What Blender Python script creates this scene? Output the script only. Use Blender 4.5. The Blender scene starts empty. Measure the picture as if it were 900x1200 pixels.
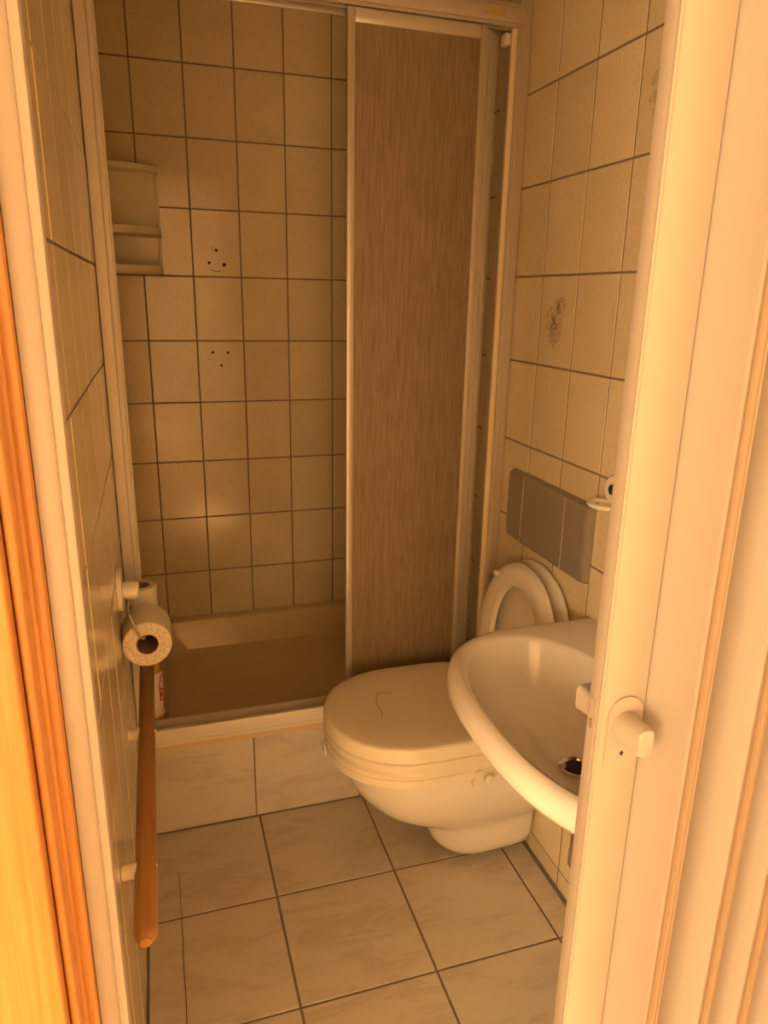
import bpy, bmesh, math, random
from mathutils import Vector, Matrix
random.seed(7)
S = bpy.context.scene
COL = S.collection
PI = math.pi

# ------------------------------------------------------------------ camera
CAM = (0.0097, -2.5118, 1.4113)
YAW, PITCH, ROLL, FPX = 0.30804, -0.28817, 0.01847, 845.9
cy_, sy_, cp_, sp_ = math.cos(YAW), math.sin(YAW), math.cos(PITCH), math.sin(PITCH)
fw = Vector((sy_*cp_, cy_*cp_, sp_)); rt = Vector((cy_, -sy_, 0)); up = rt.cross(fw)
rt2 = math.cos(ROLL)*rt + math.sin(ROLL)*up
up2 = -math.sin(ROLL)*rt + math.cos(ROLL)*up
cd = bpy.data.cameras.new('camera'); cam = bpy.data.objects.new('camera', cd); COL.objects.link(cam)
cam.matrix_world = Matrix(((rt2.x, up2.x, -fw.x, CAM[0]), (rt2.y, up2.y, -fw.y, CAM[1]), (rt2.z, up2.z, -fw.z, CAM[2]), (0, 0, 0, 1)))
cd.sensor_fit = 'VERTICAL'; cd.sensor_height = 24; cd.sensor_width = 24; cd.lens = FPX/1200*24; cd.clip_start = 0.02
S.camera = cam
# ------------------------------------------------------------------ world, sun, daylight, exposure
w = bpy.data.worlds.new('world'); S.world = w; w.use_nodes = True
w.node_tree.nodes['Background'].inputs[0].default_value = (1, 0.62, 0.27, 1)
w.node_tree.nodes['Background'].inputs[1].default_value = 1.0
def lamp(name, kind, loc, target, energy, color, **kw):
    l = bpy.data.lights.new(name, kind); l.energy = energy; l.color = color
    for k, v in kw.items(): setattr(l, k, v)
    o = bpy.data.objects.new(name, l); COL.objects.link(o); o.location = loc
    o.rotation_euler = (Vector(target)-Vector(loc)).to_track_quat('-Z', 'Y').to_euler()
    return o
# warm sun: falls through an added, unseen roof opening in the hall and leaves a bright patch on the floor before the doorway
lamp('sun', 'SUN', (-1.0, -6.5, 4.2), (-1.0+0.3, -6.5+1.0, 4.2-1.0), 150.0, (1, 0.60, 0.25), angle=0.03)
# light of added, unseen far glazing, and daylight through the window in the left wall
lamp('added_glazing_light', 'AREA', (-1.25, -6.55, 0.98), (-1.25, 0, 0.98), 240, (1, 0.61, 0.26), shape='RECTANGLE', size=2.3, size_y=1.7)
lamp('window_daylight', 'AREA', (-2.75, -4.5, 1.15), (0, -4.5, 1.15), 620, (1, 0.64, 0.31), shape='RECTANGLE', size=2.1, size_y=1.6)
vs = S.view_settings
vs.view_transform = 'Standard'; vs.look = 'None'; vs.gamma = 1; vs.exposure = -1.10; vs.use_curve_mapping = False

# ------------------------------------------------------------------ materials
def mat(name, base=(.8, .8, .8), rough=.5, metal=0, spec=.5, coat=0):
    m = bpy.data.materials.new(name); m.use_nodes = True
    b = m.node_tree.nodes['Principled BSDF']
    b.inputs['Base Color'].default_value = (*base, 1); b.inputs['Roughness'].default_value = rough
    b.inputs['Metallic'].default_value = metal; b.inputs['Specular IOR Level'].default_value = spec
    b.inputs['Coat Weight'].default_value = coat
    return m
def N(m, t, **kw):
    n = m.node_tree.nodes.new(t)
    for k, v in kw.items(): setattr(n, k, v)
    return n
def L(m, a, b): m.node_tree.links.new(a, b)
def BS(m): return m.node_tree.nodes['Principled BSDF']
def mix_col(m, fac, a, b):
    n = N(m, 'ShaderNodeMix', data_type='RGBA')
    if isinstance(fac, (int, float)): n.inputs[0].default_value = fac
    else: L(m, fac, n.inputs[0])
    for s, v in ((6, a), (7, b)):
        if isinstance(v, tuple): n.inputs[s].default_value = (*v, 1)
        else: L(m, v, n.inputs[s])
    return n.outputs[2]
def ramp(m, src, stops):
    r = N(m, 'ShaderNodeValToRGB'); L(m, src, r.inputs[0])
    e = r.color_ramp.elements
    while len(e) < len(stops): e.new(.5)
    for q, (p, c) in zip(e, stops): q.position = p; q.color = (c, c, c, 1)
    return r.outputs[0]
def objco(m, scale=(1, 1, 1), rnd=0):
    tc = N(m, 'ShaderNodeTexCoord'); mp = N(m, 'ShaderNodeMapping'); mp.inputs['Scale'].default_value = scale
    v = tc.outputs['Object']
    if rnd:
        oi = N(m, 'ShaderNodeObjectInfo'); a = N(m, 'ShaderNodeVectorMath', operation='ADD')
        mu = N(m, 'ShaderNodeMath', operation='MULTIPLY'); mu.inputs[1].default_value = rnd
        L(m, oi.outputs['Random'], mu.inputs[0]); L(m, v, a.inputs[0]); L(m, mu.outputs[0], a.inputs[1]); v = a.outputs[0]
    L(m, v, mp.inputs[0]); return mp.outputs[0]
def noise(m, vec, scale, detail=3, rough=.5, dist=0):
    n = N(m, 'ShaderNodeTexNoise'); n.inputs['Scale'].default_value = scale; n.inputs['Detail'].default_value = detail
    n.inputs['Roughness'].default_value = rough; n.inputs['Distortion'].default_value = dist
    L(m, vec, n.inputs['Vector']); return n.outputs['Fac']
def bump(m, h, strength, dist=.001):
    b = N(m, 'ShaderNodeBump'); b.inputs['Strength'].default_value = strength; b.inputs['Distance'].default_value = dist
    L(m, h, b.inputs['Height']); L(m, b.outputs[0], BS(m).inputs['Normal'])

def tile_mat(name, c1, c2, rough):
    m = mat(name, c1, rough)
    v = objco(m, rnd=20)
    cloud = noise(m, v, 9, 4, .6)
    sp = ramp(m, noise(m, v, 170, 2, .6), [(.42, 0), (.62, 1)])
    a = mix_col(m, ramp(m, cloud, [(.35, 0), (.7, 1)]), c1, c2)
    d = tuple(x*.86 for x in c2)
    mu = N(m, 'ShaderNodeMath', operation='MULTIPLY'); mu.inputs[1].default_value = .45; L(m, sp, mu.inputs[0])
    b_ = mix_col(m, mu.outputs[0], a, d)
    oi = N(m, 'ShaderNodeObjectInfo'); hs = N(m, 'ShaderNodeHueSaturation')
    mr = N(m, 'ShaderNodeMapRange'); mr.inputs['To Min'].default_value = .93; mr.inputs['To Max'].default_value = 1.05
    L(m, oi.outputs['Random'], mr.inputs[0]); L(m, mr.outputs[0], hs.inputs['Value']); L(m, b_, hs.inputs['Color'])
    L(m, hs.outputs[0], BS(m).inputs['Base Color'])
    bump(m, noise(m, v, 26, 3), .16, .0015)
    return m
def marble_mat(name, c1, vein, rough):
    m = mat(name, c1, rough)
    v = objco(m, rnd=30)
    st = N(m, 'ShaderNodeMapping'); st.inputs['Rotation'].default_value = (.3, .75, .75); st.inputs['Scale'].default_value = (1, 3.2, 3.2); L(m, v, st.inputs[0])
    n1 = noise(m, st.outputs[0], 4.2, 7, .66, .8)
    veins = ramp(m, n1, [(.49, 0), (.56, .55), (.60, 1), (.66, .25), (.74, 0)])
    cl = ramp(m, noise(m, v, 5, 4), [(.3, 0), (.75, 1)])
    base = mix_col(m, cl, c1, tuple(x*.93 for x in c1))
    mu = N(m, 'ShaderNodeMath', operation='MULTIPLY'); mu.inputs[1].default_value = .55; L(m, veins, mu.inputs[0])
    L(m, mix_col(m, mu.outputs[0], base, vein), BS(m).inputs['Base Color'])
    return m
def wood_mat(name, c1, c2, axis, rough=.4, fine=1.0):
    m = mat(name, c1, rough)
    sc = [26*fine, 26*fine, 26*fine]; sc[axis] = .9
    v = objco(m, tuple(sc))
    n = noise(m, v, 2.2, 5, .6, .7)
    sc2 = [90, 90, 90]; sc2[axis] = 2
    v2 = objco(m, tuple(sc2)); n2 = noise(m, v2, 3, 3, .5)
    a = mix_col(m, ramp(m, n, [(.36, 0), (.66, 1)]), c1, c2)
    k = N(m, 'ShaderNodeMath', operation='MULTIPLY'); k.inputs[1].default_value = .35; L(m, ramp(m, n2, [(.4, 0), (.7, 1)]), k.inputs[0])
    a = mix_col(m, k.outputs[0], a, tuple(x*.75 for x in c2))
    L(m, a, BS(m).inputs['Base Color'])
    bump(m, n2, .15, .0006)
    return m

M_TILE = tile_mat('wall_tile_glaze', (.73, .63, .435), (.67, .57, .385), .15)
M_GROUT = mat('grout', (.20, .16, .12), .9)
M_FLOOR = marble_mat('floor_marble_tile', (.66, .61, .54), (.47, .41, .35), .28)
M_GROUTF = mat('floor_grout', (.22, .19, .15), .9)
M_PLASTER = mat('plaster', (.80, .74, .64), .9)
M_CERAMIC = mat('sanitary_ceramic', (.80, .77, .73), .10, coat=.3)
M_SEATPL = mat('seat_plastic', (.80, .74, .62), .30)
M_SEATOLD = mat('old_seat_plastic', (.80, .76, .68), .28)
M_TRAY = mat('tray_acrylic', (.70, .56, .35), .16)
M_CREAMPL = mat('cream_plastic', (.82, .75, .56), .35)
M_WHITEPL = mat('white_plastic', (.84, .80, .73), .35)
M_ALU = mat('shower_profile', (.55, .49, .41), .36, metal=.35)
M_ALUW = mat('shower_profile_pale', (.76, .71, .63), .36)
M_SEAL = mat('rubber_seal', (.80, .70, .50), .5)
M_DARK = mat('dark_hole', (.02, .015, .012), .8)
M_CHROME = mat('chrome', (.75, .74, .72), .15, metal=1)
M_STEEL = mat('wire_steel', (.6, .58, .54), .3, metal=1)
M_PLATE = mat('flush_plate_lacquer', (.33, .30, .265), .33, metal=.3)
M_PLATEL = mat('flush_plate_gap', (.50, .45, .38), .4)
M_PVC = mat('pvc_cream', (.325, .292, .26), .38)
M_PVCD = mat('pvc_hinge', (.20, .15, .10), .5)
M_GOLD = mat('gold_sticker', (.55, .42, .16), .4, metal=.3)
M_PINE = wood_mat('pine', (.50, .255, .080), (.38, .17, .045), 2)
M_BEECH = wood_mat('beech_rail', (.44, .235, .085), (.34, .17, .055), 1, .38)
M_WOODFLOOR = wood_mat('hall_floor_wood', (.62, .46, .30), (.52, .36, .22), 1, .4)
# paper with fine relief
M_PAPER = mat('tissue_paper', (.82, .78, .70), .95, spec=.1)
bump(M_PAPER, noise(M_PAPER, objco(M_PAPER), 220, 2), .5, .0012)
M_PAPEREND = mat('tissue_paper_end', (.80, .74, .62), .95, spec=.1)
_v = objco(M_PAPEREND); _n = noise(M_PAPEREND, _v, 260, 3)
L(M_PAPEREND, mix_col(M_PAPEREND, ramp(M_PAPEREND, _n, [(.4, 0), (.62, 1)]), (.84, .79, .68), (.60, .51, .38)), BS(M_PAPEREND).inputs['Base Color'])
bump(M_PAPEREND, _n, .6, .0015)
M_CARD = mat('cardboard_core', (.28, .19, .12), .9)
M_LABELW = mat('bottle_label', (.80, .76, .72), .5)
M_RED = mat('label_red', (.45, .03, .03), .5)
M_INK = mat('label_ink', (.10, .07, .06), .6)
M_BOTTLE = mat('bottle_amber', (.50, .33, .12), .2)
M_DECOR = mat('tile_print', (.17, .115, .07), .4)
M_DECORL = mat('tile_print_pale', (.36, .27, .17), .4)
# frosted shower acrylic with a running-water relief
M_ACRYL = bpy.data.materials.new('frosted_acrylic'); M_ACRYL.use_nodes = True
_t = M_ACRYL.node_tree; BS(M_ACRYL).inputs['Base Color'].default_value = (.50, .40, .29, 1); BS(M_ACRYL).inputs['Roughness'].default_value = .28
_rel = noise(M_ACRYL, objco(M_ACRYL, (1, 1, .07)), 170, 4, .55, .6)
L(M_ACRYL, mix_col(M_ACRYL, ramp(M_ACRYL, _rel, [(.38, 0), (.66, 1)]), (.58, .46, .33), (.34, .26, .175)), BS(M_ACRYL).inputs['Base Color'])
bump(M_ACRYL, _rel, .8, .004)
_tr = N(M_ACRYL, 'ShaderNodeBsdfTranslucent'); _tr.inputs[0].default_value = (.62, .50, .36, 1)
_tp = N(M_ACRYL, 'ShaderNodeBsdfTransparent'); _tp.inputs[0].default_value = (.85, .76, .62, 1)
_m1 = N(M_ACRYL, 'ShaderNodeMixShader'); _m1.inputs[0].default_value = .35
_m2 = N(M_ACRYL, 'ShaderNodeMixShader'); _m2.inputs[0].default_value = .42
L(M_ACRYL, BS(M_ACRYL).outputs[0], _m1.inputs[1]); L(M_ACRYL, _tr.outputs[0], _m1.inputs[2])
L(M_ACRYL, _m1.outputs[0], _m2.inputs[1]); L(M_ACRYL, _tp.outputs[0], _m2.inputs[2])
L(M_ACRYL, _m2.outputs[0], _t.nodes['Material Output'].inputs['Surface'])

# ------------------------------------------------------------------ mesh helpers (world coordinates)
WP = {}
def link(o, world, parent=None):
    COL.objects.link(o); WP[o] = Vector(world)
    if parent is not None:
        o.parent = parent; o.location = Vector(world)-WP[parent]
    else: o.location = world
    return o
def empty(name, loc):
    o = bpy.data.objects.new(name, None); o.empty_display_size = .05
    return link(o, loc)
def tag(o, label=None, cat=None, group=None, kind=None):
    for k, v in (('label', label), ('category', cat), ('group', group), ('kind', kind)):
        if v: o[k] = v
    return o
def thing(name, label, cat, loc, group=None): return tag(empty(name, loc), label, cat, group)
def obj(name, bm, m, parent=None, smooth=35, kind=None, label=None):
    bmesh.ops.recalc_face_normals(bm, faces=bm.faces[:])
    if smooth:
        th = math.radians(smooth)
        for f in bm.faces: f.smooth = True
        for e in bm.edges:
            e.smooth = not (len(e.link_faces) != 2 or e.calc_face_angle(0) > th)
    lo = Vector((min(v.co[i] for v in bm.verts) for i in range(3))); hi = Vector((max(v.co[i] for v in bm.verts) for i in range(3)))
    c = (lo+hi)/2
    for v in bm.verts: v.co -= c
    me = bpy.data.meshes.new(name); bm.to_mesh(me); bm.free(); me.materials.append(m)
    o = link(bpy.data.objects.new(name, me), c, parent)
    if kind: o['kind'] = kind
    if label: o['label'] = label
    return o
def box(x0, x1, y0, y1, z0, z1, bev=0, seg=2, bm=None):
    t = bmesh.new()
    vs_ = [t.verts.new((x, y, z)) for x in (x0, x1) for y in (y0, y1) for z in (z0, z1)]
    for f in ((0, 1, 3, 2), (4, 6, 7, 5), (0, 4, 5, 1), (2, 3, 7, 6), (0, 2, 6, 4), (1, 5, 7, 3)): t.faces.new([vs_[i] for i in f])
    if bev: bmesh.ops.bevel(t, geom=t.edges[:]+t.verts[:], offset=bev, segments=seg, profile=.5, affect='EDGES')
    return merge(bm, t)
def merge(bm, t):
    if bm is None: return t
    me = bpy.data.meshes.new('tmp'); t.to_mesh(me); t.free(); bm.from_mesh(me); bpy.data.meshes.remove(me); return bm
def loft(rings, cap0=True, cap1=True, bm=None, closed=True):
    bm = bm or bmesh.new()
    R = [[bm.verts.new(p) for p in r] for r in rings]
    n = len(R[0])
    for a, b in zip(R, R[1:]):
        for i in range(n if closed else n-1):
            bm.faces.new((a[i], a[(i+1) % n], b[(i+1) % n], b[i]))
    if cap0: bm.faces.new(list(reversed(R[0])))
    if cap1: bm.faces.new(R[-1])
    return bm
def prism(pts, lo, hi, axis=2, bev=0, bm=None):
    """extrude a 2-D outline along an axis"""
    def P(a, b, c): return {2: (a, b, c), 1: (a, c, b), 0: (c, a, b)}[axis]
    t = loft([[P(a, b, lo) for a, b in pts], [P(a, b, hi) for a, b in pts]])
    if bev:
        es = [e for e in t.edges if e.calc_face_angle(0) > .6]
        bmesh.ops.bevel(t, geom=es, offset=bev, segments=2, profile=.5, affect='EDGES')
    return merge(bm, t)
def tube(path, r, n=12, bm=None, caps=True):
    path = [Vector(p) for p in path]; rings = []
    rr = r if isinstance(r, (list, tuple)) else [r]*len(path)
    ref = None
    for i, p in enumerate(path):
        d = (path[min(i+1, len(path)-1)]-path[max(i-1, 0)]).normalized()
        if ref is None:
            ref = d.cross(Vector((.31, .17, .93)))
        ref = (ref-d*ref.dot(d)).normalized(); s = d.cross(ref)
        rings.append([p+(ref*math.cos(2*PI*k/n)+s*math.sin(2*PI*k/n))*rr[i] for k in range(n)])
    return loft(rings, caps, caps, bm)
def lathe(profile, origin, axis, n=24, bm=None, caps=True):
    """profile of (radius, height) along an axis vector"""
    a = Vector(axis).normalized(); ref = a.cross(Vector((.31, .93, .17))).normalized(); s = a.cross(ref); o = Vector(origin)
    return loft([[o+a*h+(ref*math.cos(2*PI*k/n)+s*math.sin(2*PI*k/n))*max(r, 1e-4) for k in range(n)] for r, h in profile], caps, caps, bm)
def rrect(x0, x1, y0, y1, r, n=6):
    pts = []
    for cx, cy, a0 in ((x1-r, y1-r, 0), (x0+r, y1-r, PI/2), (x0+r, y0+r, PI), (x1-r, y0+r, 1.5*PI)):
        for k in range(n+1):
            a = a0+PI/2*k/n; pts.append((cx+r*math.cos(a), cy+r*math.sin(a)))
    return pts
def struct(name, bm, m, parent=None): return obj(name, bm, m, parent, smooth=0, kind='structure')

# ------------------------------------------------------------------ room dimensions
XL, XR, YB = -0.093, 0.886, 0.0
YP = -0.778                 # plinth front
YW = -1.92                  # bathroom side of the door wall
YH = -2.03                  # hall side of the door wall
ZC = 2.42
ZROW0, PZ, PX = 2.073, 0.202, 0.152
GAP = 0.0042; TT = 0.0014

# structure shells (the grout shows between the tiles)
wall_back = struct('wall_back', box(XL-.15, XR+.15, YB+TT, YB+.15, -.1, ZC), M_GROUT)
wall_left = struct('wall_left', box(XL-.12, XL-TT, YW, YB+TT, -.1, ZC), M_GROUT)
wall_right = struct('wall_right', box(XR+TT, XR+.15, YW, YB+TT, -.1, ZC), M_GROUT)
floor = struct('floor', box(XL-TT, XR+TT, YW-.02, YP+.02, -.1, -.0025), M_GROUTF)
struct('ceiling', box(XL-.15, XR+.15, YH, YB+.15, ZC, ZC+.1), M_PLASTER)

TC = {}
def tile(parent, axis, a0, a1, b0, b1, face, m, name='tile', th=TT, cham=.0011):
    """axis 'y-': wall facing -Y (a=X,b=Z); 'x+','x-': walls facing +X,-X (a=Y,b=Z); 'z': floor (a=X,b=Y)"""
    wd, ht = round(a1-a0-GAP, 4), round(b1-b0-GAP, 4)
    key = (axis, wd, ht, m.name, th)
    if key not in TC:
        t = bmesh.new()
        def P(a, b, d):
            return {'y-': (a, -d, b), 'x+': (d, a, b), 'x-': (-d, a, b), 'z': (a, b, d)}[axis]
        w2, h2 = wd/2, ht/2
        rings = [[P(sx*(w2-i), sy*(h2-i), d) for sx, sy in ((-1, -1), (1, -1), (1, 1), (-1, 1))] for i, d in ((0, -th), (0, -cham), (cham, 0))]
        loft(rings, True, True, t)
        bmesh.ops.recalc_face_normals(t, faces=t.faces[:])
        me = bpy.data.meshes.new('tile'); t.to_mesh(me); t.free(); me.materials.append(m); TC[key] = me
    a, b = (a0+a1)/2, (b0+b1)/2
    j = random.uniform(-.0004, .0003)
    loc = {'y-': (a, face-j, b), 'x+': (face+j, a, b), 'x-': (face-j, a, b), 'z': (a, b, face+j)}[axis]
    return link(bpy.data.objects.new(name, TC[key]), loc, parent)
def joints(lo, hi, start, pitch):
    k0 = math.floor((lo-start)/pitch); out = [lo]; k = k0+1
    while start+k*pitch < hi-.008:
        if start+k*pitch > lo+.008: out.append(start+k*pitch)
        k += 1
    return out+[hi]
zs_full = joints(0.0, ZC, ZROW0, PZ)
zs_sh = joints(0.275, ZC, ZROW0, PZ)
xs = joints(XL, XR, 0, PX)
for a0, a1 in zip(xs, xs[1:]):
    for b0, b1 in zip(zs_sh, zs_sh[1:]): tile(wall_back, 'y-', a0, a1, b0, b1, YB, M_TILE)
PYR = 0.1508
ys = joints(YW, -.775, -.7902, PYR)
ysS = joints(-.775, YB, -.7902, PYR)
for parent, ax, face in ((wall_right, 'x-', XR), (wall_left, 'x+', XL)):
    for a0, a1 in zip(ys, ys[1:]):
        for b0, b1 in zip(zs_full, zs_full[1:]): tile(parent, ax, a0, a1, b0, b1, face, M_TILE)
    for a0, a1 in zip(ysS, ysS[1:]):
        for b0, b1 in zip(zs_sh, zs_sh[1:]): tile(parent, ax, a0, a1, b0, b1, face, M_TILE)
FP = 0.3023; FX0, FY0 = 0.2096, -0.7745
GAP = 0.0055
fxs = joints(XL+.001, XR-.007, FX0, FP); fys = joints(YW, -.7745, FY0, FP)
for a0, a1 in zip(fxs, fxs[1:]):
    for b0, b1 in zip(fys, fys[1:]): tile(floor, 'z', a0, a1, b0, b1, 0.0, M_FLOOR, 'floor_tile', .002, .0008)
# dark silicone joint along the right wall and hairline crack in the floor
obj('silicone_joint', box(XR-.010, XR, -1.9, YP, -.001, .0015), M_GROUTF, floor, 0)
bm = bmesh.new(); rnd = random.Random(3)
p = [(-.0165+rnd.uniform(-.0008, .0008), -.935-.05*i, .0009) for i in range(12)]
tube(p, .0007, 5, bm); obj('hairline_crack', bm, M_DARK, floor)

# drill holes with smudges in the back wall
for i, (x, z, r) in enumerate([(.227, 1.549, .0052), (.203, 1.510, .0046), (.250, 1.505, .0058), (.201, 1.228, .0045), (.250, 1.227, .0045), (.227, 1.185, .0042)]):
    obj('drill_hole', lathe([(r, -.002), (r, .0008), (r*.75, .0011)], (x, 0, z), (0, -1, 0), 12), M_DARK, wall_back)
obj('scratch_mark', tube([(.205+.036*k/6, -.0005, 1.491-.007*math.sin(PI*k/6*.8)) for k in range(7)], [.0004, .0010, .0013, .0014, .0014, .001, .0004], 6), M_DECOR, wall_back)
obj('scratch_mark', tube([(.2215+.007*math.cos(a*.3+1.6), -.0005, 1.551+.008*math.sin(a*.3+1.6)) for a in range(9)], .0007, 5), M_DECOR, wall_back)

# printed flowers on two tiles of the right wall (flat print on the glaze)
def flower_print(yc, zc, seed):
    rnd = random.Random(seed)
    def strip(pts, wd, m, bm):
        for (a, b), (c, d) in zip(pts, pts[1:]):
            dx, dy = c-a, d-b; l = math.hypot(dx, dy) or 1; nx, ny = -dy/l*wd/2, dx/l*wd/2
            bm.faces.new([bm.verts.new((XR-.0009, yc+u, zc+v)) for u, v in ((a+nx, b+ny), (c+nx, d+ny), (c-nx, d-ny), (a-nx, b-ny))])
    dk, pl = bmesh.new(), bmesh.new()
    for (cu, cv, R) in ((-.014, .030, .024), (.006, -.012, .019), (.012, .008, .010)):
        for k in range(5):
            r = R*(1-.19*k); a0 = rnd.uniform(0, 6.28); ln = rnd.uniform(2.6, 5.2)
            pts = [(cu+r*math.cos(a0+ln*t/12)*(1+.12*math.sin(3*ln*t/12)), cv+r*math.sin(a0+ln*t/12)) for t in range(13)]
            strip(pts, .0017+.0008*(k > 2), dk, dk if k > 1 else pl)
    for (cu, cv, an, ln) in ((.030, .022, 2.3, .030), (.030, -.010, 2.9, .028), (.018, -.038, 3.9, .026), (-.016, -.032, 5.2, .032), (.002, -.046, 4.6, .022), (-.022, -.006, .4, .022)):
        for sg in (-1, 1):
            pts = [(cu+math.cos(an)*ln*(t/8-.5)-math.sin(an)*sg*.007*math.sin(PI*t/8), cv+math.sin(an)*ln*(t/8-.5)+math.cos(an)*sg*.007*math.sin(PI*t/8)) for t in range(9)]
            strip(pts, .0019, pl, pl)
        strip([(cu-math.cos(an)*ln*.5, cv-math.sin(an)*ln*.5), (cu+math.cos(an)*ln*.5, cv+math.sin(an)*ln*.5)], .0009, dk, dk)
    o = obj('flower_print', pl, M_DECORL, wall_right, 0); o2 = obj('flower_print', dk, M_DECOR, wall_right, 0)
flower_print(-1.016, 1.366, 2)
flower_print(-1.317, 1.770, 5)

# ------------------------------------------------------------------ shower plinth and tray
plinth = struct('trim_1', box(XL, XR, YP+TT, YP+.06, -.05, .262), M_GROUT)
plinth['label'] = 'tiled plinth under the shower tray'
GAP = 0.004
for a0, a1 in ((XL, .2005), (.2005, .5025), (.5025, .8045), (.8045, XR)):
    tile(plinth, 'y-', a0, a1, .003, .264, YP, M_FLOOR, 'plinth_tile')
def ring_rr(x0, x1, y0, y1, r, z): return [(a, b, z) for a, b in rrect(x0, x1, y0, y1, r, 8)]
tr = thing('shower_tray', 'cream acrylic shower tray with low rim behind the sliding shower door', 'shower tray', (.4, -.4, .1))
bm = loft([ring_rr(XL+.001, XR-.001, -.786, -.001, .006, .262), ring_rr(XL+.001, XR-.001, -.786, -.001, .006, .284), ring_rr(XL+.004, XR-.004, -.783, -.004, .006, .2875),
           ring_rr(XL+.040, XR-.040, -.728, -.034, .06, .2875), ring_rr(XL+.046, XR-.046, -.722, -.040, .06, .284), ring_rr(XL+.058, XR-.058, -.710, -.052, .07, .230),
           ring_rr(XL+.075, XR-.075, -.690, -.072, .08, .190), ring_rr(XL+.105, XR-.105, -.660, -.100, .08, .176), ring_rr(XL+.35, XR-.35, -.42, -.33, .03, .168)], False, True)
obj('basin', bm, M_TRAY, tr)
obj('drain', lathe([(.045, 0), (.045, .004), (.038, .006), (.01, .006)], (.66, -.375, .1725), (0, 0, 1)), M_CHROME, tr)

# ------------------------------------------------------------------ sliding shower door
sd = thing('shower_door', 'sliding three-panel shower door of frosted acrylic pushed to the right', 'shower door', (.4, -.765, .2875))
bm = box(XL+.001, XR-.001, -.803, -.728, .2878, .296); box(XL+.001, XR-.001, -.803, -.796, .296, .335, .002, 2, bm); box(XL+.001, XR-.001, -.775, -.770, .296, .322, 0, 2, bm); box(XL+.001, XR-.001, -.735, -.728, .296, .322, 0, 2, bm)
obj('bottom_rail', bm, M_ALUW, sd)
bm = box(XL+.001, XR-.001, -.806, -.725, 2.041, 2.050, .002); box(XL+.001, XR-.001, -.806, -.800, 2.012, 2.046, .002, 2, bm); box(XL+.001, XR-.001, -.799, -.7965, 2.006, 2.040, 0, 2, bm); box(XL+.001, XR-.001, -.731, -.725, 2.006, 2.046, .001, 2, bm); box(XL+.001, XR-.001, -.775, -.772, 2.006, 2.046, 0, 2, bm)
tr_ = obj('top_rail', bm, M_ALU, sd)
obj('sticker', box(.764, .817, -.8072, -.8062, 2.021, 2.035), M_GOLD, tr_, 0)
bm = box(XL+.0012, XL+.024, -.806, -.725, .29, 2.06, .002); box(XL+.024, XL+.036, -.797, -.735, .336, 2.006, .003, 2, bm); box(XL+.036, XL+.040, -.793, -.788, .336, 2.006, .001, 2, bm)
obj('wall_profile', bm, M_ALUW, sd)
bm = box(XR-.032, XR-.0012, -.808, -.725, .29, 2.062, .002); box(XR-.026, XR-.019, -.8105, -.808, .29, 2.062, .0008, 2, bm)
obj('wall_profile', bm, M_ALU, sd)
obj('rubber_seal', box(XR-.046, XR-.032, -.800, -.788, .336, 2.005, .003), M_SEAL, sd)
PW = .327
for i, (x0, y) in enumerate(((.4545, -.789), (.478, -.766), (.502, -.744))):
    x1 = x0+PW; z0, z1 = .318 if i else .337, 2.004
    pn = obj('sliding_panel', box(x0+.012, x1-.012, y-.0015, y+.0015, z0+.02, z1-.02), M_ACRYL, sd, 0)
    for sx0, sx1 in ((x0, x0+.0165), (x1-.0165, x1)):
        bm = box(sx0, sx1, y-.008, y+.008, z0, z1, .002)
        mid = (sx0+sx1)/2
        box(mid-.0022, mid+.0022, y-.0105, y-.0075, z0+.001, z1-.001, .0009, 2, bm)
        obj('panel_stile', bm, M_ALU, pn)
    obj('panel_rail', box(x0+.0168, x1-.0168, y-.007, y+.007, z1-.028, z1, .002), M_ALU, pn)
    obj('panel_rail', box(x0+.0168, x1-.0168, y-.007, y+.007, z0, z0+.026, .002), M_ALU, pn)
# roller block at the top of the rear panel
obj('roller_block', box(.832, .846, -.781, -.756, 1.975, 2.000, .002), M_WHITEPL, sd)

# ------------------------------------------------------------------ corner shelf in the shower
cs = thing('corner_shelf', 'cream plastic two-tier corner shelf on the back wall of the shower', 'shelf', (XL+.002, -.002, 1.47))
ZS0, ZS1, ZSM = 1.468, 1.775, 1.578
RX, RY = .152, .125
def qpts(rx, ry, n=14, ins=0.0):
    x0, y0 = XL+.002, -.0015
    return [(x0, y0)]+[(x0+(rx-ins)*math.sin(PI/2*k/n), y0-(ry-ins)*math.cos(PI/2*k/n)) for k in range(n+1)]
obj('back_plate', box(XL+.002, XL+RX, -.006, -.0015, ZS0, ZS1, .0015), M_CREAMPL, cs)
obj('side_plate', box(XL+.002, XL+.0065, -.118, -.0065, ZS0, ZS1, .0015), M_CREAMPL, cs)
obj('canopy', prism(qpts(RX+.001, .10), ZS1-.012, ZS1+.002, bev=.0025), M_CREAMPL, cs)
for nm, z in (('shelf_board', ZSM), ('shelf_board', ZS0)):
    bd = obj(nm, prism(qpts(RX, RY), z, z+.006), M_CREAMPL, cs)
    o_, i_ = qpts(RX, RY)[1:], qpts(RX, RY, ins=.004)[1:]
    bm = bmesh.new()
    rings = [[(o_[k][0], o_[k][1], z), (o_[k][0], o_[k][1], z+.026), (i_[k][0], i_[k][1], z+.026), (i_[k][0], i_[k][1], z)] for k in range(len(o_))]
    loft(rings, True, True, bm); obj('lip', bm, M_CREAMPL, bd)
obj('end_post', box(XL+RX-.009, XL+RX-.001, -.016, -.006, ZS0, ZS1, .002), M_CREAMPL, cs)

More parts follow.
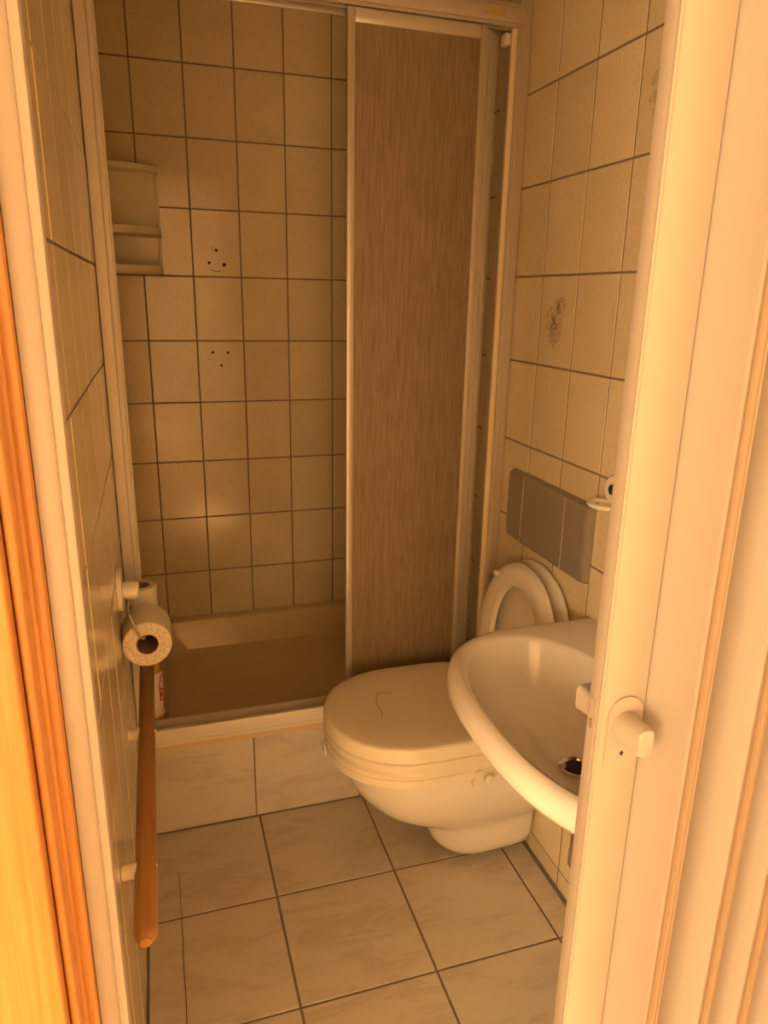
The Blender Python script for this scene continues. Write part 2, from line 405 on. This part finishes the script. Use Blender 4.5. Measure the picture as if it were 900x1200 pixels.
# ------------------------------------------------------------------ toilet
TY = -1.052
def egg(tip, hw, xb, z, yc=TY, n=40, pw=2.2, back=None):
    """plan outline: rounded nose at x=tip, straight to the back xb"""
    pts = []; m = n//2
    xc = tip+(xb-tip)*.52 if back is None else back
    for k in range(m+1):
        a = PI/2+PI*k/m   # nose, from +y over -x to -y
        c, s = math.cos(a), math.sin(a)
        pts.append((xc+(xc-tip)*math.copysign(abs(c)**(2/pw), c), yc+hw*math.copysign(abs(s)**(2/pw), s), z))
    for k in range(1, m):
        t = k/m; a = -PI/2+PI*t
        c, s = math.cos(a), math.sin(a)
        e = 2/5.0
        pts.append((xc+(xb-xc)*abs(c)**e, yc+hw*math.copysign(abs(s)**e, s), z))
    return pts
to = thing('toilet', 'white wall-hung toilet with its old seat and lid folded up', 'toilet', (.7, TY, 0))
XT = XR-.001
secs = [(.372, .350, .176, XT), (.374, .362, .178, XT), (.376, .345, .1775, XT), (.390, .30, .172, XT), (.408, .265, .163, XT), (.432, .232, .150, XT),
        (.462, .200, .134, XT), (.500, .174, .117, XT), (.535, .157, .105, XT), (.570, .143, .097, XT), (.592, .125, .093, XT), (.604, .10, .090, XT), (.613, .075, .087, XT), (.627, .052, .080, XT-.004), (.645, .036, .068, XT-.055), (.668, .026, .054, XT-.115), (.70, .021, .034, XT-.15)]
rings = [egg(t, h, xb, z) for t, z, h, xb in sorted(secs, key=lambda q: -q[1])]
obj('bowl', loft(rings, True, True), M_CERAMIC, to, 60)
# old seat and lid standing up against the wall
HZ, HX = .385, .800
def upseat(u, v, d):       # u along the seat from the hinge, v across, d towards the room
    ca, sa = math.cos(.125), math.sin(.125)
    return (HX+u*sa-d*ca, TY+v, HZ+u*ca+d*sa)
def seat_outline(l, hw, n=48, u0=0):
    o = []
    for k in range(n):
        a = 2*PI*k/n; c, s = math.cos(a), math.sin(a)
        ul = l*.52
        u = u0+ul+(l-ul)*c if c > 0 else u0+ul+ul*math.copysign(abs(c)**.75, c)
        o.append((u, hw*math.copysign(abs(s)**.92, s)))
    return o
def slab(l, hw, d0, d1, rnd, u0=0):
    rr = []
    for ins, d in ((rnd, d0), (0, d0+rnd), (0, d1-rnd), (rnd*.3, d1-rnd*.3), (rnd, d1)):
        rr.append([upseat(u, v, d) for u, v in seat_outline(l-2*ins, hw-ins, u0=u0+ins)])
    return rr
obj('lid', loft(slab(.416, .188, -.034, -.020, .004)), M_SEATOLD, to, 50)
o1 = [seat_outline(.408-2*i, .184-i, u0=i) for i in (.003, 0, .006, .018, .040)]
in_ = [seat_outline(.255, .112-j, u0=.095) for j in (.004, 0)]
rings = [[upseat(u, v, d) for u, v in r] for r, d in ((in_[1], .002), (o1[0], .002), (o1[1], .006), (o1[2], .016), (o1[3], .022), (o1[4], .022), (in_[1], .016), (in_[1], .002))]
obj('seat', loft(rings, False, False), M_SEATOLD, to, 50)
for sv in (-1, 1):
    obj('hinge', lathe([(.012, 0), (.014, .004), (.014, .022), (.010, .026)], upseat(.0, sv*.085, -.02), (-.9, 0, .1)), M_WHITEPL, to)
for (u, v) in ((.35, .115), (.12, .172)):
    a = upseat(u, v, .0215); b = upseat(u, v, .030)
    obj('buffer', tube([a, b], .007, 10), M_WHITEPL, to)

# raised seat clamped on the bowl
rs = thing('raised_toilet_seat', 'cream plastic raised toilet seat with closed lid clamped onto the bowl', 'toilet seat', (.55, TY, .36))
def rs_ring(z, g, groove=0.0):
    A = egg(.343-g, .1855+g, .775+g*.5, z, pw=2.15, back=.548)
    if not groove: return A
    out = []
    for x, y, zz in A:                      # crescent groove round the nose
        d = Vector((x-.548, y-TY)); k = max(0.0, (-d.x/d.length-.05)/.95); k = min(1, k*1.6)
        out.append((x-d.x/d.length*groove*k, y-d.y/d.length*groove*k, zz))
    return out
obj('seat_body', loft([rs_ring(.3775, -.03), rs_ring(.366, -.010), rs_ring(.3615, -.003), rs_ring(.364, .0005), rs_ring(.380, .002), rs_ring(.3835, .001), rs_ring(.3845, -.0015), rs_ring(.386, .0005), rs_ring(.397, .0015), rs_ring(.402, .002, .009), rs_ring(.409, .003, .010), rs_ring(.4135, .004), rs_ring(.424, .004), rs_ring(.4265, .001), rs_ring(.427, -.012)]), M_SEATPL, rs, 28)
obj('lid', loft([rs_ring(.4275, -.008), rs_ring(.4278, .001), rs_ring(.431, .0045), rs_ring(.455, .0030), rs_ring(.4610, .0012), rs_ring(.4640, -.0025), rs_ring(.4652, -.008), rs_ring(.4655, -.05)]), M_SEATPL, rs, 40)
obj('scratch_mark', tube([(.52, -1.00, .4655), (.50, -.985, .4655), (.485, -.99, .4655), (.47, -1.03, .4655), (.472, -1.07, .4655), (.468, -1.09, .4655)], .0009, 5), M_DECORL, rs)
for sv in (-1, 1):
    cl = obj('clamp', prism(rrect(.640, .664, .340, .385, .008, 4), TY+sv*.182-.009, TY+sv*.182+.009, axis=1, bev=.002), M_SEATPL, rs)
    obj('screw_knob', lathe([(.008, 0), (.010, .003), (.010, .012), (.006, .014)], (.676, TY+sv*.186, .362), (0, sv, 0), 14), M_WHITEPL, cl)
    obj('clamp_bar', box(.652, .70, TY+sv*.180-.004, TY+sv*.180+.004, .371, .381, .002), M_SEATPL, cl)
obj('front_clip', prism(rrect(TY+.02, TY+.045, .344, .372, .006, 4), .340, .350, axis=0, bev=.002), M_SEATPL, rs)

# flush plate
fpz0, fpz1, fy0, fy1 = .815, .997, -1.246, -.868
fp = thing('flush_plate', 'dark grey flush plate with two thin vertical lines above the toilet', 'flush plate', (XR, TY, .815))
def fp_ring(ins, x, r): return [(x, a, b) for a, b in rrect(fy0+ins, fy1-ins, fpz0+ins, fpz1-ins, r, 5)]
obj('cover', loft([fp_ring(0, XR-.0006, .014), fp_ring(0, XR-.004, .014), fp_ring(.005, XR-.016, .012), fp_ring(.010, XR-.0185, .010), fp_ring(.016, XR-.0195, .008)]), M_PLATE, fp)
for yy in (-.958, -1.152):
    obj('joint_line', box(XR-.0202, XR-.0190, yy-.001, yy+.001, fpz0+.004, fpz1-.004), M_PLATEL, fp, 0)

# ------------------------------------------------------------------ washbasin
wb = thing('washbasin', 'white ceramic washbasin on the right wall beside the toilet', 'washbasin', (XR, -1.58, .6))
WC, WHW = -1.575, .325
def basin_ring(g, z, fx=.472, n=56, flat=True):
    """outline with bowed front; g>0 shrinks"""
    pts = []
    m = 36
    hw = WHW-g
    for k in range(m+1):
        a = PI/2+PI*k/m; c, s = math.cos(a), math.sin(a)
        px_ = 2.9
        x = .735+(.735-(fx+g))*math.copysign(abs(c)**(2/px_), c)*(1.0)
        y = WC+hw*math.copysign(abs(s)**(2/2.5), s)
        # the front bows out towards its middle
        pts.append((x, y, z))
    xb = XR-.001
    # near side to wall and back along the wall
    for k in range(1, 5): pts.append((.735+(xb-.735)*k/4, WC-hw, z))
    for k in range(1, 8): pts.append((xb, WC-hw+2*hw*k/8, z))
    for k in range(4, 0, -1): pts.append((.735+(xb-.735)*k/4, WC+hw, z))
    return pts
def bowl_ring(g, z, x0=.503, x1=.800, n=None):
    n = 36+1+4+7+4; pts = []
    m = 36
    hw = WHW-.052-g; xc = .66
    for k in range(m+1):
        a = PI/2+PI*k/m; c, s = math.cos(a), math.sin(a)
        pts.append((xc+(xc-(x0+g))*math.copysign(abs(c)**(2/2.5), c), WC+hw*math.copysign(abs(s)**(2/2.3), s), z))
    r = n-m-1
    for k in range(1, r+1):
        a = -PI/2+PI*k/(r+1); c, s = math.cos(a), math.sin(a)
        pts.append((xc+((x1-g*.7)-xc)*abs(c)**(2/2.3), WC+hw*math.copysign(abs(s)**(2/2.3), s), z))
    return pts
rings = [basin_ring(.22, .600), basin_ring(.15, .615), basin_ring(.09, .645), basin_ring(.045, .678), basin_ring(.018, .695), basin_ring(.006, .703), basin_ring(0, .714), basin_ring(.0005, .728), basin_ring(.006, .741), basin_ring(.016, .748), basin_ring(.024, .749),
         bowl_ring(-.008, .748), bowl_ring(0, .745), bowl_ring(.006, .737), bowl_ring(.016, .715), bowl_ring(.034, .685), bowl_ring(.062, .655), bowl_ring(.10, .634), bowl_ring(.135, .625), bowl_ring(.138, .622)]
obj('bowl', loft(rings, True, True), M_CERAMIC, wb, 60)
DX, DY = .672, -1.575
dr = obj('drain', lathe([(.030, 0), (.030, .004), (.026, .006), (.021, .003), (.019, -.001)], (DX, DY, .6225), (0, 0, 1), 28), M_CHROME, wb)
obj('plug', lathe([(.018, 0), (.018, .0012), (.004, .0016)], (DX, DY, .6255), (0, 0, 1), 24), M_DARK, dr)
bm = tube([(DX+.035, DY, .612), (DX+.035, DY, .46)], .014, 16); lathe([(.022, 0), (.026, .006), (.026, .075), (.022, .088), (.018, .10)], (DX+.035, DY, .40), (0, 0, 1), 24, bm)
obj('trap', bm, M_CHROME, wb)
obj('trap_pipe', tube([(DX+.035, DY, .445), (.76, DY, .445), (XR-.003, DY, .445)], .015, 14), M_CHROME, wb)
obj('pipe_rosette', lathe([(.034, 0), (.033, .006), (.016, .014)], (XR-.0005, DY, .445), (-1, 0, 0)), M_CHROME, wb)
# white glass-holder hook on the right wall
hk = thing('wall_hook', 'small white plastic holder ring on the wall tiles right of the flush plate', 'hook', (XR, -1.295, 1.03))
obj('rosette', lathe([(.034, 0), (.034, .006), (.028, .012), (.02, .013)], (XR-.0006, -1.312, 1.048), (-1, 0, 0), 28), M_WHITEPL, hk)
obj('button', lathe([(.011, 0), (.011, .003), (.007, .004)], (XR-.0136, -1.312, 1.050), (-1, 0, 0), 18), M_DARK, hk)
obj('ring', tube([(XR-.030+.026*math.cos(a), -1.309+.034*math.sin(a), 1.020) for a in [PI*.02+2*PI*.96*k/26 for k in range(27)]], .0045, 8), M_WHITEPL, hk)

# ------------------------------------------------------------------ paper holder and rolls on the left wall
RCX, RCZ, RR = -.0435, .7175, .0488
ph = thing('paper_holder', 'white paper roll holder with bent wire arm on the left wall', 'paper holder', (XL, -1.05, .8))
obj('rosette', prism(rrect(-1.075, -1.005, .785, .872, .03, 8), XL+.0006, XL+.010, axis=0, bev=.003), M_WHITEPL, ph)
obj('knob', lathe([(.016, 0), (.019, .008), (.019, .024), (.015, .031), (.008, .033)], (XL+.010, -1.04, .826), (1, 0, -.05), 22), M_WHITEPL, ph)
obj('wire_arm', tube([(XL+.022, -1.045, .806), (XL+.020, -1.075, .800), (XL+.022, -1.093, .792), (RCX-.012, -1.096, RCZ+.026), (RCX-.004, -1.094, RCZ+.0200), (RCX, -1.080, RCZ+.0200), (RCX, -.98, RCZ+.0200)], .0021, 8), M_STEEL, ph)
pin = tube([(XL+.0095, -1.01, .80), (XL+.014, -.99, .79), (-.066, -.972, .70), (-.058, -.955, .6835), (-.052, -.925, .6835), (-.0665, -.925, .70), (-.0665, -.925, .775)], .0020, 8)
obj('spare_roll_pin', pin, M_STEEL, ph)
def paper_roll(name, label, c, ax, ln, r, rc, group=None):
    t = thing(name, label, 'paper roll', c, group)
    a = Vector(ax)
    n = 40
    obj('paper', lathe([(r-.0015, -ln/2), (r, -ln/2+.0015), (r, ln/2-.0015), (r-.0015, ln/2)], c, ax, n, caps=False), M_PAPER, t)
    for s in (-1, 1):
        bm = bmesh.new(); lathe([(r-.0016, s*ln/2), (r*.8, s*(ln/2+.0006)), (r*.65, s*(ln/2-.0006)), (rc, s*ln/2)], c, ax, n, bm, False)
        obj('paper_end', bm, M_PAPEREND, t)
    bm = lathe([(rc+.0003, -ln/2), (rc+.0003, ln/2), (rc-.0012, ln/2), (rc-.0012, -ln/2), (rc+.0003, -ln/2)], c, ax, 28, caps=False)
    obj('cardboard_core', bm, M_CARD, t)
    return t
r1 = paper_roll('toilet_paper_roll', 'white toilet paper roll hanging from the wire arm on the left wall', (RCX, -1.034, RCZ), (.04, -1, .0), .096, RR, .0222)
# embossed star on the sheet and the loose end of the paper
bm = bmesh.new()
for k in range(8):
    a = k*PI/4; cx_, cy_p = .004, -1.035
    tube([(RCX+cx_+.002*math.cos(a), cy_p+.003*math.sin(a), RCZ+RR+.0003), (RCX+cx_+.006*math.cos(a), cy_p+.009*math.sin(a), RCZ+RR+.0001)], .0006, 5, bm)
obj('embossed_star', bm, M_DECORL, r1)
bm = bmesh.new()
prof = [(RCX+(RR+.0012)*math.sin(t), RCZ+(RR+.0012)*math.cos(t)) for t in [(-.2+1.9*k/14) for k in range(15)]]
prof2 = [(RCX+(RR+.0006)*math.sin(t), RCZ+(RR+.0006)*math.cos(t)) for t in [(-.2+1.9*k/14) for k in range(15)]]
loft([[(x, -.987, z) for x, z in prof+prof2[::-1]], [(x, -1.06, z) for x, z in prof+prof2[::-1]]], True, True, bm)
obj('loose_sheet', bm, M_PAPER, r1)
paper_roll('spare_paper_roll', 'slim upright spare paper roll on the pin behind the hanging roll', (-.052, -.925, .738), (0, 0, 1), .10, .034, .019)

# ------------------------------------------------------------------ wooden rail on the left wall
RZ, RXC, RRD = .54, -.056, .0168
wr = thing('wooden_rail', 'round wooden towel rail on short pegs along the left wall', 'rail', (RXC, -1.25, RZ))
ye, yb = -1.655, -.816
pth = [(RXC, yb, RZ), (RXC, yb-.004, RZ), (RXC, yb-.01, RZ), (RXC, -1.25, RZ), (RXC, ye+.016, RZ), (RXC, ye+.008, RZ), (RXC, ye+.002, RZ), (RXC, ye, RZ)]
obj('pole', tube(pth, [.010, .014, RRD, RRD, RRD, .0145, .0105, .0092], 24), M_BEECH, wr, 30)
obj('end_plug', lathe([(.0078, 0), (.0078, .0016), (.006, .0022)], (RXC, ye, RZ), (0, -1, 0), 18), M_PINE, wr)
for yy in (-1.125, -1.512):
    pg = obj('peg', lathe([(.0125, 0), (.0125, .022), (.0105, .0235)], (XL+.0006, yy, RZ), (1, 0, 0), 18), M_CREAMPL, wr)
    obj('screw_cap', lathe([(.0052, 0), (.0050, .0016), (.002, .0028)], (RXC+RRD-.0012, yy, RZ+.0015), (1, 0, .05), 14), M_CHROME, pg)

# ------------------------------------------------------------------ bottle in the shower tray corner
bt = thing('cleaner_bottle', 'amber bottle with white and red label on the shower rim behind the paper roll', 'bottle', (-.0548, -.7, .2876))
BX, BY, BR = -.0575, -.689, .0325
obj('body', lathe([(BR-.004, 0), (BR, .004), (BR, .165), (BR*.9, .185), (.014, .215), (.0125, .235)], (BX, BY, .2878), (0, 0, 1), 32), M_BOTTLE, bt)
obj('cap', lathe([(.0145, 0), (.0145, .026), (.012, .029)], (BX, BY, .5228), (0, 0, 1), 24), M_WHITEPL, bt)
def lab_pt(a, z, r): return (BX+r*math.cos(a), BY+r*math.sin(a), z)
rr_ = BR+.0007
bm = loft([[lab_pt(-2.6+2.7*k/20, z, rr_) for k in range(21)] for z in (.325, .335, .43, .452)], False, False, closed=False)
lb = obj('label', bm, M_LABELW, bt)
for zc_ in (.378, .397):
    obj('red_letter', tube([lab_pt(-.62+.16*math.cos(a), zc_+.0085*math.sin(a), rr_+.0005) for a in [2*PI*k/14 for k in range(15)]], .0019, 6), M_RED, lb)
obj('red_letter', tube([lab_pt(-.80, .369, rr_+.0005), lab_pt(-.80, .407, rr_+.0005)], .0019, 6), M_RED, lb)
for k in range(5):
    obj('text_line', tube([lab_pt(-.5+.02*k, .340+.006*k, rr_+.0005), lab_pt(-.3, .345+.006*k, rr_+.0005)], .0009, 5), M_INK, lb)
obj('label_border', tube([lab_pt(-.9+.5*t/8, .408+.035*math.sin(PI/2*t/8), rr_+.0005) for t in range(9)], .0016, 5), M_RED, lb)

# ------------------------------------------------------------------ door wall, frame and folding door
wf = bmesh.new()
box(XL-.15, XR+.15, YH+.004, YW, 2.05, ZC, 0, 2, wf); box(-4.0, XL-.03, YH+.004, YW, -.1, ZC, 0, 2, wf); box(XR+.01, 1.7, YH+.004, YW, -.1, ZC, 0, 2, wf)
struct('wall_front', wf, M_PLASTER)
YD = -1.95
# pine lining and casing on the left, pvc closing profile on it
dfm = tag(empty('door_1', (-.09, YH, 0)), kind='structure')
dfm['label'] = 'pine door frame left of the doorway'
bm = box(XL-.03, -.0778, -2.0145, YW, 0, 2.05, .0015); box(-.0785, -.0714, -2.0105, YW, 0, 2.05, .0015, 2, bm)
obj('lining', bm, M_PINE, dfm)
obj('casing_bead', box(-.0868, -.0805, YH-.006, YH+.017, 0, 2.08, .0025, 3), M_PINE, dfm)
obj('casing_board', box(-.20, -.0872, YH-.018, YH-.0005, 0, 2.10, .003, 3), M_PINE, dfm)
obj('lining', box(XR-.030, XR+.01, YH, YW, 0, 2.05, .0015), M_PINE, dfm)
obj('casing_board', box(XR-.022, XR+.09, YH-.016, YH-.0005, 0, 2.10, .004, 3), M_PINE, dfm)
obj('head_lining', box(-.0712, XR-.031, YH, YW, 2.02, 2.049, .0015), M_PINE, dfm)
obj('head_casing', box(-.20, XR+.09, YH-.016, YH-.0005, 2.1005, 2.17, .004, 3), M_PINE, dfm)
fd = thing('folding_door', 'cream plastic folding door pushed together on the right of the doorway', 'door', (.45, YD, 0))
bm = box(-.0710, -.0535, -2.000, -1.986, .003, 2.018, .0010); box(-.0556, -.0488, -2.003, -1.988, .003, 2.018, .0014, 2, bm); box(-.0710, -.0590, -1.987, YW+.001, .003, 2.018, 0, 2, bm)
obj('closing_profile', bm, M_PVC, fd)
obj('profile_clip', box(-.0560, -.0478, -2.0045, -2.002, .712, .718, .0008), M_PVC, fd)
obj('top_track', box(-.0585, XR-.032, YD+.0, YD+.028, 1.992, 2.0195, .002), M_PVC, fd)
SX0, SX1, SYB = .4275, .4835, YD+.0205
st = obj('lock_stile', box(SX0, SX1, YD, SYB, .012, 1.988, .0016), M_PVC, fd)
obj('stile_edge_bead', box(SX0-.0004, SX0+.003, YD-.0009, YD+.002, .013, 1.987, .0006), M_PVC, st)
Z0, Z1 = .012, 1.988
def slat(p0, p1, th, bow):
    """curved slat between two plan points"""
    a, b = Vector((*p0, 0)), Vector((*p1, 0)); d = (b-a).normalized(); n_ = Vector((d.y, -d.x, 0)); K = 7
    f = [a+(b-a)*(k/K)+n_*(bow*math.sin(PI*k/K)+th/2) for k in range(K+1)]
    g = [a+(b-a)*(k/K)+n_*(bow*math.sin(PI*k/K)-th/2) for k in range(K+1)]
    pts = [(v.x, v.y) for v in f+g[::-1]]
    return prism(pts, Z0, Z1)
YT, YB2 = -2.008, -1.928
tips = [.4955, .574, .634, .692, .750, .806]
backs = [.4880, .540, .6035, .664, .722, .778, .842]
for i, tx in enumerate(tips):
    b0 = (backs[i], YB2 if i else -1.946); t0 = (tx-.001, YT)
    obj('panel', slat(b0, t0, .006, -.0015), M_PVC, fd, 30)
    h = bmesh.new(); tube([(tx+.006, YT-.001, Z0), (tx+.006, YT-.001, Z1)], .0052, 10, h); box(tx+.0005, tx+.0045, YT-.0035, YT+.004, Z0, Z1, .001, 2, h)
    obj('hinge_strip', h, M_PVCD, fd)
    t1 = (tx+.013, YT+.001); b1 = (backs[i+1]-.012, YB2)
    obj('panel', slat(b1, t1, .006, -.0015), M_PVC, fd, 30)
    obj('hinge_strip', tube([(backs[i+1]-.006, YB2+.002, Z0), (backs[i+1]-.006, YB2+.002, Z1)], .0055, 10), M_PVCD, fd)
# handle: rosette, knob, square key hole, lock face plate, inner knob
pl = obj('handle_plate', prism(rrect(.4385, .4795, .922, 1.016, .0195, 8), YD-.0028, YD-.0004, axis=1, bev=.0012), M_PVC, fd)
obj('key_hole', prism([(.459, .9525), (.4615, .949), (.459, .9455), (.4565, .949)], YD-.0034, YD-.0026, axis=1), M_DARK, pl)
def knob_ring(y, rx, rz, fl, xc=.4585, zc=.983):
    pts = []
    for k in range(28):
        a = 2*PI*k/28; c, s = math.cos(a), math.sin(a)
        x, z = rx*c, rz*s
        x = max(-fl, min(fl, x))
        pts.append((xc+x, y, zc+z))
    return pts
obj('knob', loft([knob_ring(YD-.0028, .0165, .0165, .02), knob_ring(YD-.012, .0165, .0165, .02), knob_ring(YD-.018, .016, .0165, .0125), knob_ring(YD-.034, .0145, .0165, .0098), knob_ring(YD-.0385, .0135, .0155, .0090), knob_ring(YD-.0395, .012, .0135, .008)]), M_PVC, pl, 30)
obj('lock_face_plate', prism(rrect(YD+.005, YD+.0155, .918, 1.012, .004, 5), SX0-.0011, SX0-.0002, axis=0), M_PVC, fd)
obj('latch', box(SX0-.0026, SX0-.001, YD+.0085, YD+.012, .978, .988), M_PVCD, fd)
obj('inner_knob', loft([[(x, SYB+h, z) for x, z in rrect(.446-r, .446+r, .99-r*1.15, .99+r*1.15, .006, 4)] for h, r in ((.0005, .010), (.010, .012), (.030, .0135), (.034, .011))]), M_PVC, fd)

# ------------------------------------------------------------------ hall around the camera
HX0, HX1, HY0 = -2.6, 1.6, -6.4
struct('floor_hall', box(HX0-.1, HX1+.1, HY0-.1, YW-.02, -.1, -.001), M_WOODFLOOR)
SKX, SKY, SKX2, SKY2 = -.60, -4.90, -.14, -4.46  # unseen roof opening, added to shape the sun patch before the doorway
cb = box(HX0-.1, SKX, HY0-.1, YH, ZC, ZC+.04); box(SKX2, HX1+.1, HY0-.1, YH, ZC, ZC+.04, 0, 2, cb); box(SKX, SKX2, HY0-.1, SKY, ZC, ZC+.04, 0, 2, cb); box(SKX, SKX2, SKY2, YH, ZC, ZC+.04, 0, 2, cb)
struct('ceiling_hall', cb, M_PLASTER)
struct('wall_hall_right', box(HX1, HX1+.1, HY0, YH, -.1, ZC), M_PLASTER)
def window_wall(name, axis, lo, hi, t0, t1, a0, a1, z0, z1, wname):
    """wall with one opening; axis 0: wall runs along Y, axis 1: along X"""
    b_ = bmesh.new(); f_ = bmesh.new()
    def B(p0, p1, q0, q1, u0, u1, bm_, bev=0):
        if axis == 0: box(u0, u1, p0, p1, q0, q1, bev, 2, bm_)
        else: box(p0, p1, u0, u1, q0, q1, bev, 2, bm_)
    B(lo, a0, -.1, ZC, t0, t1, b_); B(a1, hi, -.1, ZC, t0, t1, b_); B(a0, a1, -.1, z0, t0, t1, b_); B(a0, a1, z1, ZC, t0, t1, b_)
    struct(name, b_, M_PLASTER)
    m0, m1 = t0+.03, t1-.03
    B(a0, a0+.03, z0, z1, m0, m1, f_, .003); B(a1-.03, a1, z0, z1, m0, m1, f_, .003); B(a0+.03, a1-.03, z0, z0+.03, m0, m1, f_, .003); B(a0+.03, a1-.03, z1-.03, z1, m0, m1, f_, .003)
    struct(wname, f_, M_PVC)
window_wall('wall_hall_left', 0, HY0, YH, HX0-.12, HX0, -5.55, -3.45, .35, 1.95, 'window_2')
window_wall('wall_hall_back', 1, HX0-.1, HX1+.1, HY0-.12, HY0, -2.4, -.1, .13, 1.83, 'added_glazing')  # far glazing is unseen, added to carry light into the bathroom
